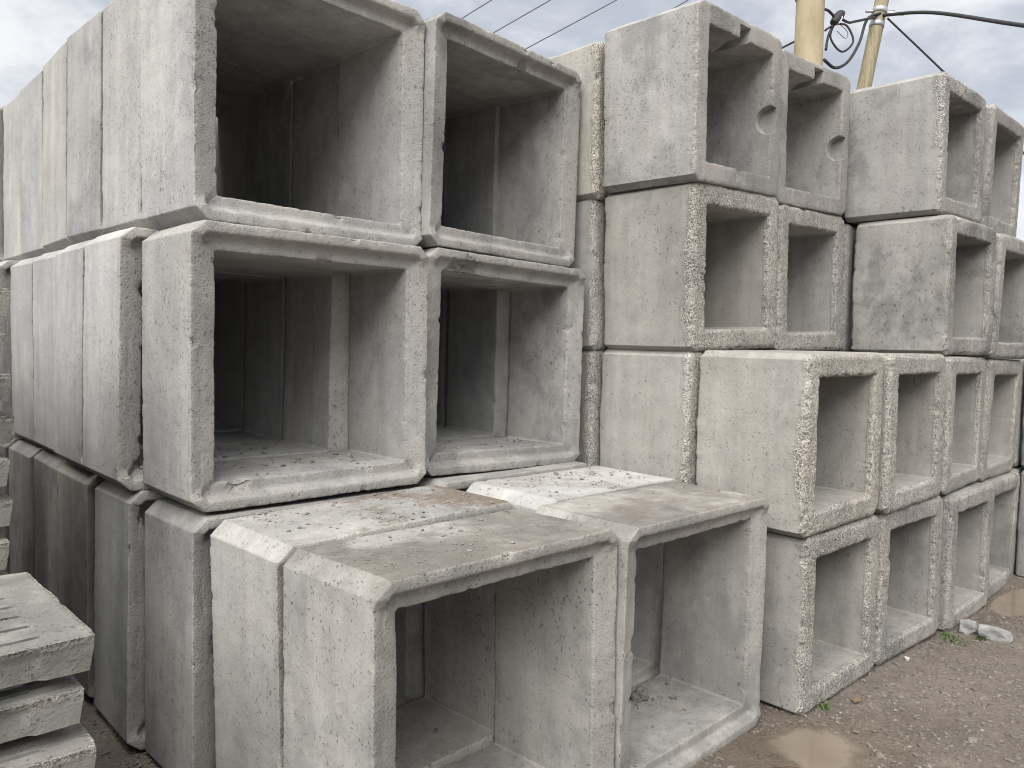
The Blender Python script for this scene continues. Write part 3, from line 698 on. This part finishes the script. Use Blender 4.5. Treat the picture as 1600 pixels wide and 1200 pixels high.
for (p0, p1), lab in WL:
    p0, p1 = Vector(p0), Vector(p1); d = p1 - p0
    A, B = p0 - d * 1.2, p1 + d * 1.6
    pts = [A + (B - A) * f - Vector((0, 0, .25 * (1 - (2 * f - 1) ** 2))) + Vector((0, 0, .2)) for f in (0, .2, .4, .6, .8, 1)]
    cable('overhead_wire', pts, .016, WIRE, lab, 'wire', 6, 4, 'thin overhead wires')
cable('overhead_wire', [(10.881, 6.542, 5.88), (9.2, 5.18, 5.25), (7.72, 3.95, 4.75)], .012, CABLE, 'short black wire reaching the yellow pole from its left', 'wire', 6, 4)

# ------------------------------------------------------------------ small things
STONE = simple_mat('pebble_stone', (.085, .072, .06), (.235, .21, .18), 30.0, .85, .001, 150, .3)
RUB = simple_mat('rubble_crumbs', (.13, .115, .10), (.30, .28, .25), 30.0, .9, .001, 150, .2)
FRAG = simple_mat('broken_concrete', (.17, .167, .16), (.34, .338, .33), 16.0, .9, .003, 110, .2)
LUMP = simple_mat('crumbly_lump', (.13, .12, .11), (.27, .25, .23), 30.0, .95, .006, 90, .15)
ico = bmesh.new(); bmesh.ops.create_icosphere(ico, subdivisions=1, radius=1.0)
ICO_V = np.array([v.co[:] for v in ico.verts]); ICO_F = np.array([[v.index for v in f.verts] for f in ico.faces]); ico.free()
def scatter(name, pts, rads, mat, seed, flat=.6):
    rs = np.random.RandomState(seed); n = len(pts)
    nv = len(ICO_V)
    j = ICO_V[None] * (1 + .35 * rs.uniform(-1, 1, (n, nv, 1)))
    ang = rs.uniform(0, 6.28, n); ca, sa = np.cos(ang)[:, None], np.sin(ang)[:, None]
    s = np.stack([rs.uniform(.8, 1.5, n), rs.uniform(.6, 1.0, n), rs.uniform(.4, .8, n) * flat * 1.4], 1)[:, None, :]
    j = j * s
    x = j[..., 0] * ca - j[..., 1] * sa; yv = j[..., 0] * sa + j[..., 1] * ca
    V = np.stack([x, yv, j[..., 2]], -1) * np.array(rads)[:, None, None] + np.array(pts)[:, None, :]
    F = (ICO_F[None] + (np.arange(n) * nv)[:, None, None]).reshape(-1, 3)
    return add_obj(name, mesh_from_arrays(name, V.reshape(-1, 3), F, mat, False))
rs = np.random.RandomState(4)
pts, rad = [], []
def in_puddle(x, y):
    for (px, py, rx, ry, an) in PUDDLES:
        dx, dy = x - px, y - py
        u = (dx * math.cos(an) + dy * math.sin(an)) / rx; v = (-dx * math.sin(an) + dy * math.cos(an)) / ry
        if u * u + v * v < 1.0: return True
    return False
N = 20000
gx = rs.uniform(2.3, 7.2, N); gy = rs.uniform(-.2, 1.75, N)
gzv = ground_z(gx, gy); keep = np.array([not in_puddle(a, b) for a, b in zip(gx, gy)])
gr = .0028 + .010 * rs.rand(N) ** 4
o = scatter('gravel', np.stack([gx, gy, gzv + gr * .15], 1)[keep], gr[keep], STONE, 3)
tag(o, 'loose brown and grey gravel strewn over the wet yard ground', 'gravel', None, 'stuff')
N = 230
gx = rs.uniform(2.9, 7.0, N); gy = rs.uniform(.2, 1.55, N); gzv = ground_z(gx, gy); gr = .003 + .007 * rs.rand(N) ** 2
o = scatter('pale_chips', np.stack([gx, gy, gzv + gr * .3], 1), gr, RUB, 9)
tag(o, 'scattered pale concrete chips lying on the brown gravel', 'chips', None, 'stuff')
N = 110
gx = rs.uniform(2.9, 7.0, N); gy = rs.uniform(.1, 1.5, N); gr = .010 + .012 * rs.rand(N) ** 2; gzv = ground_z(gx, gy); keep = np.array([not in_puddle(a, b) for a, b in zip(gx, gy)])
o = scatter('stones', np.stack([gx, gy, gzv + gr * .1], 1)[keep], gr[keep], STONE, 19)
tag(o, 'larger half-buried stones among the yard gravel', 'stones', None, 'stuff')
# dirt between the slab stack and the left culverts
N = 1500
gx = rs.uniform(.55, 1.1, N); gy = rs.uniform(2.3, 3.6, N); gzv = ground_z(gx, gy); gr = .003 + .008 * rs.rand(N) ** 3
o = scatter('gravel', np.stack([gx, gy, gzv + gr * .3], 1), gr, STONE, 13)
tag(o, 'dark loose gravel in the gap between slab stack and left culverts', 'gravel', None, 'stuff')

def on_box(q, W, H, L, u, v, z):
    m = Matrix.Translation(q[:3]) @ Matrix.Rotation(R(q[3]), 4, 'Z') @ Matrix.Rotation(R(q[4]), 4, 'X') @ Matrix.Rotation(R(q[5]), 4, 'Y')
    return m @ Vector((W * u, L * v, z))
def crumbs(key, n, u0, u1, v0, v1, z, rmax, seed, label):
    q = BIG[key][0]; r2 = np.random.RandomState(seed); P, rr = [], []
    cx = r2.uniform(u0, u1, max(3, n // 14)); cv = r2.uniform(v0, v1, max(3, n // 14))
    for k in range(n):
        if r2.rand() < .6:
            j = r2.randint(len(cx)); u = np.clip(cx[j] + r2.normal(0, .05), u0, u1); v = np.clip(cv[j] + r2.normal(0, .09), v0, v1)
        else: u, v = r2.uniform(u0, u1), r2.uniform(v0, v1)
        r = .0022 + rmax * r2.rand() ** 4
        P.append(on_box(q, BW, BH, BL, u, v, z + r * .35)); rr.append(r)
    o = scatter('rubble', np.array([p[:] for p in P]), rr, RUB, seed)
    tag(o, label, 'rubble', None, 'stuff')
crumbs('B1b', 260, .12, .95, .05, .95, BH, .008, 1, 'brown dirt crumbs scattered on the top behind the nearest culvert')
crumbs('B1', 70, .1, .95, .05, .95, BH, .006, 2, 'few small crumbs on top of the nearest front culvert')
crumbs('B2b', 190, .08, .9, .05, .95, BH, .008, 3, 'dark crumbs scattered over the bright white culvert top')
crumbs('B2', 60, .08, .95, .05, .95, BH, .005, 5, 'few crumbs on top of the culvert beside the puddle')
crumbs('A2a', 130, .13, .87, .12, .95, BT, .013, 6, 'rubble and grit on the floor of the middle-tier front culvert')
crumbs('A2_2', 90, .13, .87, .02, .95, BT, .012, 7, 'grit on the floor deeper inside the middle-tier left column')
crumbs('A2b', 80, .13, .87, .12, .95, BT, .009, 8, 'grit on the floor of the leaning middle-tier culvert')
crumbs('B2', 110, .13, .87, .12, .95, BT, .010, 11, 'loose grit on the floor of the culvert beside the puddle')
crumbs('B1', 120, .13, .87, .12, .95, BT, .009, 12, 'loose grit on the floor of the nearest culvert')
crumbs('B1b', 80, .13, .87, .05, .95, BT, .009, 14, 'grit on the floor deeper inside the nearest culvert row')
crumbs('A3a', 40, .13, .87, .10, .5, BT, .009, 15, 'small crumbs along the sill of the top left front culvert')

def lump(name, loc, size, seed, mat, rotz=0, tilt=0, blocky=.0, label='', cat='', group=None):
    bm = bmesh.new()
    if blocky:
        bmesh.ops.create_cube(bm, size=2.0); bmesh.ops.subdivide_edges(bm, edges=bm.edges[:], cuts=7, use_grid_fill=True)
    else: bmesh.ops.create_icosphere(bm, subdivisions=4, radius=1.0)
    co = np.array([v.co[:] for v in bm.verts]); q = co + seed * 5.1
    nrm = co / np.linalg.norm(co, axis=1, keepdims=True)
    amp = .13 if blocky else .34
    if blocky:
        co[:, 0] += .25 * co[:, 1] * math.sin(seed); co *= (1 - .18 * np.clip(np.abs(co[:, :1]) + np.abs(co[:, 1:2]) + np.abs(co[:, 2:3]) - 2.1, 0, 1))
    co = co + nrm * (amp * fbm(q * 1.1, seed, 3) + (.06 if blocky else .14) * fbm(q * 4.3, seed + 3, 2))[:, None]
    co *= np.array(size)[None] * .5
    for v, c in zip(bm.verts, co): v.co = c
    o = add_obj(name, bm_mesh(name, bm, mat, not blocky))
    o.matrix_world = Matrix.Translation(loc) @ Matrix.Rotation(R(rotz), 4, 'Z') @ Matrix.Rotation(R(tilt), 4, 'X')
    return tag(o, label, cat, group)
p = on_box(BIG['B2'][0], BW, BH, BL, .62, .78, BT)
lump('concrete_lump', (p.x, p.y, p.z + .018), (.085, .07, .06), 3, LUMP, 20, 0, 0, 'crumbly dark lump of concrete inside the culvert beside the puddle', 'lump')
gzf = gz(5.08, 1.33)
lump('concrete_fragment', (5.10, 1.395, gzf + .028), (.10, .085, .06), 5, FRAG, 15, 4, 1, 'pale squarish concrete fragment, leftmost of the three by the far weeds', 'fragment', 'broken concrete fragments')
lump('concrete_fragment', (5.115, 1.325, gzf + .022), (.085, .08, .05), 6, LUMP, 50, -6, 1, 'darker concrete fragment between the two pale pieces', 'fragment', 'broken concrete fragments')
lump('concrete_fragment', (5.085, 1.245, gzf + .030), (.075, .165, .062), 8, FRAG, 12, 5, 1, 'long pale broken concrete fragment, rightmost of the three on the gravel', 'fragment', 'broken concrete fragments')
WHITE = simple_mat('white_pebble', (.42, .40, .37), (.55, .54, .51), 20, .7, .0005, 80)
lump('white_pebble', (4.36, 1.47, gz(4.36, 1.47) + .008), (.034, .026, .02), 2, WHITE, 30, 0, 0, 'smooth white pebble on the dirt before the second ground culvert', 'pebble')

LEAF = simple_mat('weed_leaf', (.05, .08, .025), (.10, .15, .045), 40, .6, .0005, 100, .3)
def weed(x, y, n, h, spread, seed, label):
    r2 = random.Random(seed); V, F = [], []
    z0 = gz(x, y)
    for k in range(n):
        a = r2.uniform(0, 6.28); bx, by = x + r2.gauss(0, spread), y + r2.gauss(0, spread)
        hh = h * r2.uniform(.5, 1.1); lean = r2.uniform(.2, .8) * hh; w = r2.uniform(.0025, .005)
        dx, dy = math.cos(a), math.sin(a); px, py = -dy * w, dx * w
        zb = z0 - .004
        base = len(V)
        for t, ww in ((0, .7), (.4, 1.0), (.75, .7), (1, .05)):
            cx, cy, cz = bx + dx * lean * t * t, by + dy * lean * t * t, zb + hh * (t - .25 * t * t)
            V += [(cx - px * ww, cy - py * ww, cz), (cx + px * ww, cy + py * ww, cz)]
        for i in range(3): F.append((base + 2 * i, base + 2 * i + 1, base + 2 * i + 3, base + 2 * i + 2))
    me = bpy.data.meshes.new('weed'); me.from_pydata(V, [], F); me.materials.append(LEAF)
    tag(add_obj('weed', me), label, 'weed', 'small green weeds')
weed(3.47, 1.515, 26, .045, .014, 1, 'small bright green weed at the corner of the first ground-tier small culvert')
weed(4.87, 1.40, 60, .03, .030, 2, 'patch of green weeds left of the pale concrete fragments')
weed(5.03, 1.30, 28, .045, .014, 3, 'green weed growing in front of the dark concrete fragment')
weed(4.93, 1.455, 60, .03, .018, 5, 'mossy weed at the foot of the third ground-tier small culvert')
# twigs and a dead leaf
BROWN = simple_mat('dead_leaf', (.10, .065, .04), (.20, .13, .08), 40, .8, .0005, 100)
cable('twig', [(2.82, 1.42, gz(2.82, 1.42) + .012), (2.86, 1.36, gz(2.86, 1.36) + .02), (2.92, 1.31, gz(2.92, 1.31) + .012)], .003, BROWN, 'thin dark twig lying in the shallow edge of the near puddle', 'twig', 6, 4)
cable('twig', [(5.55, 1.22, gz(5.55, 1.22) + .006), (5.60, 1.16, gz(5.6, 1.16) + .012), (5.62, 1.08, gz(5.62, 1.08) + .006)], .006, BROWN, 'dark twig on the gravel behind the concrete fragments', 'twig', 6, 4)
lz = gz(3.63, 1.44) + .012
me = bpy.data.meshes.new('dead_leaf')
me.from_pydata([(3.60, 1.43, lz), (3.62, 1.455, lz + .006), (3.655, 1.45, lz + .004), (3.665, 1.43, lz + .010), (3.64, 1.415, lz + .002), (3.63, 1.437, lz + .012)], [], [(0, 5, 1), (1, 5, 2), (2, 5, 3), (3, 5, 4), (4, 5, 0)])
me.materials.append(BROWN); tag(add_obj('dead_leaf', me), 'curled brown dead leaf on the dirt beside the green corner weed', 'leaf')
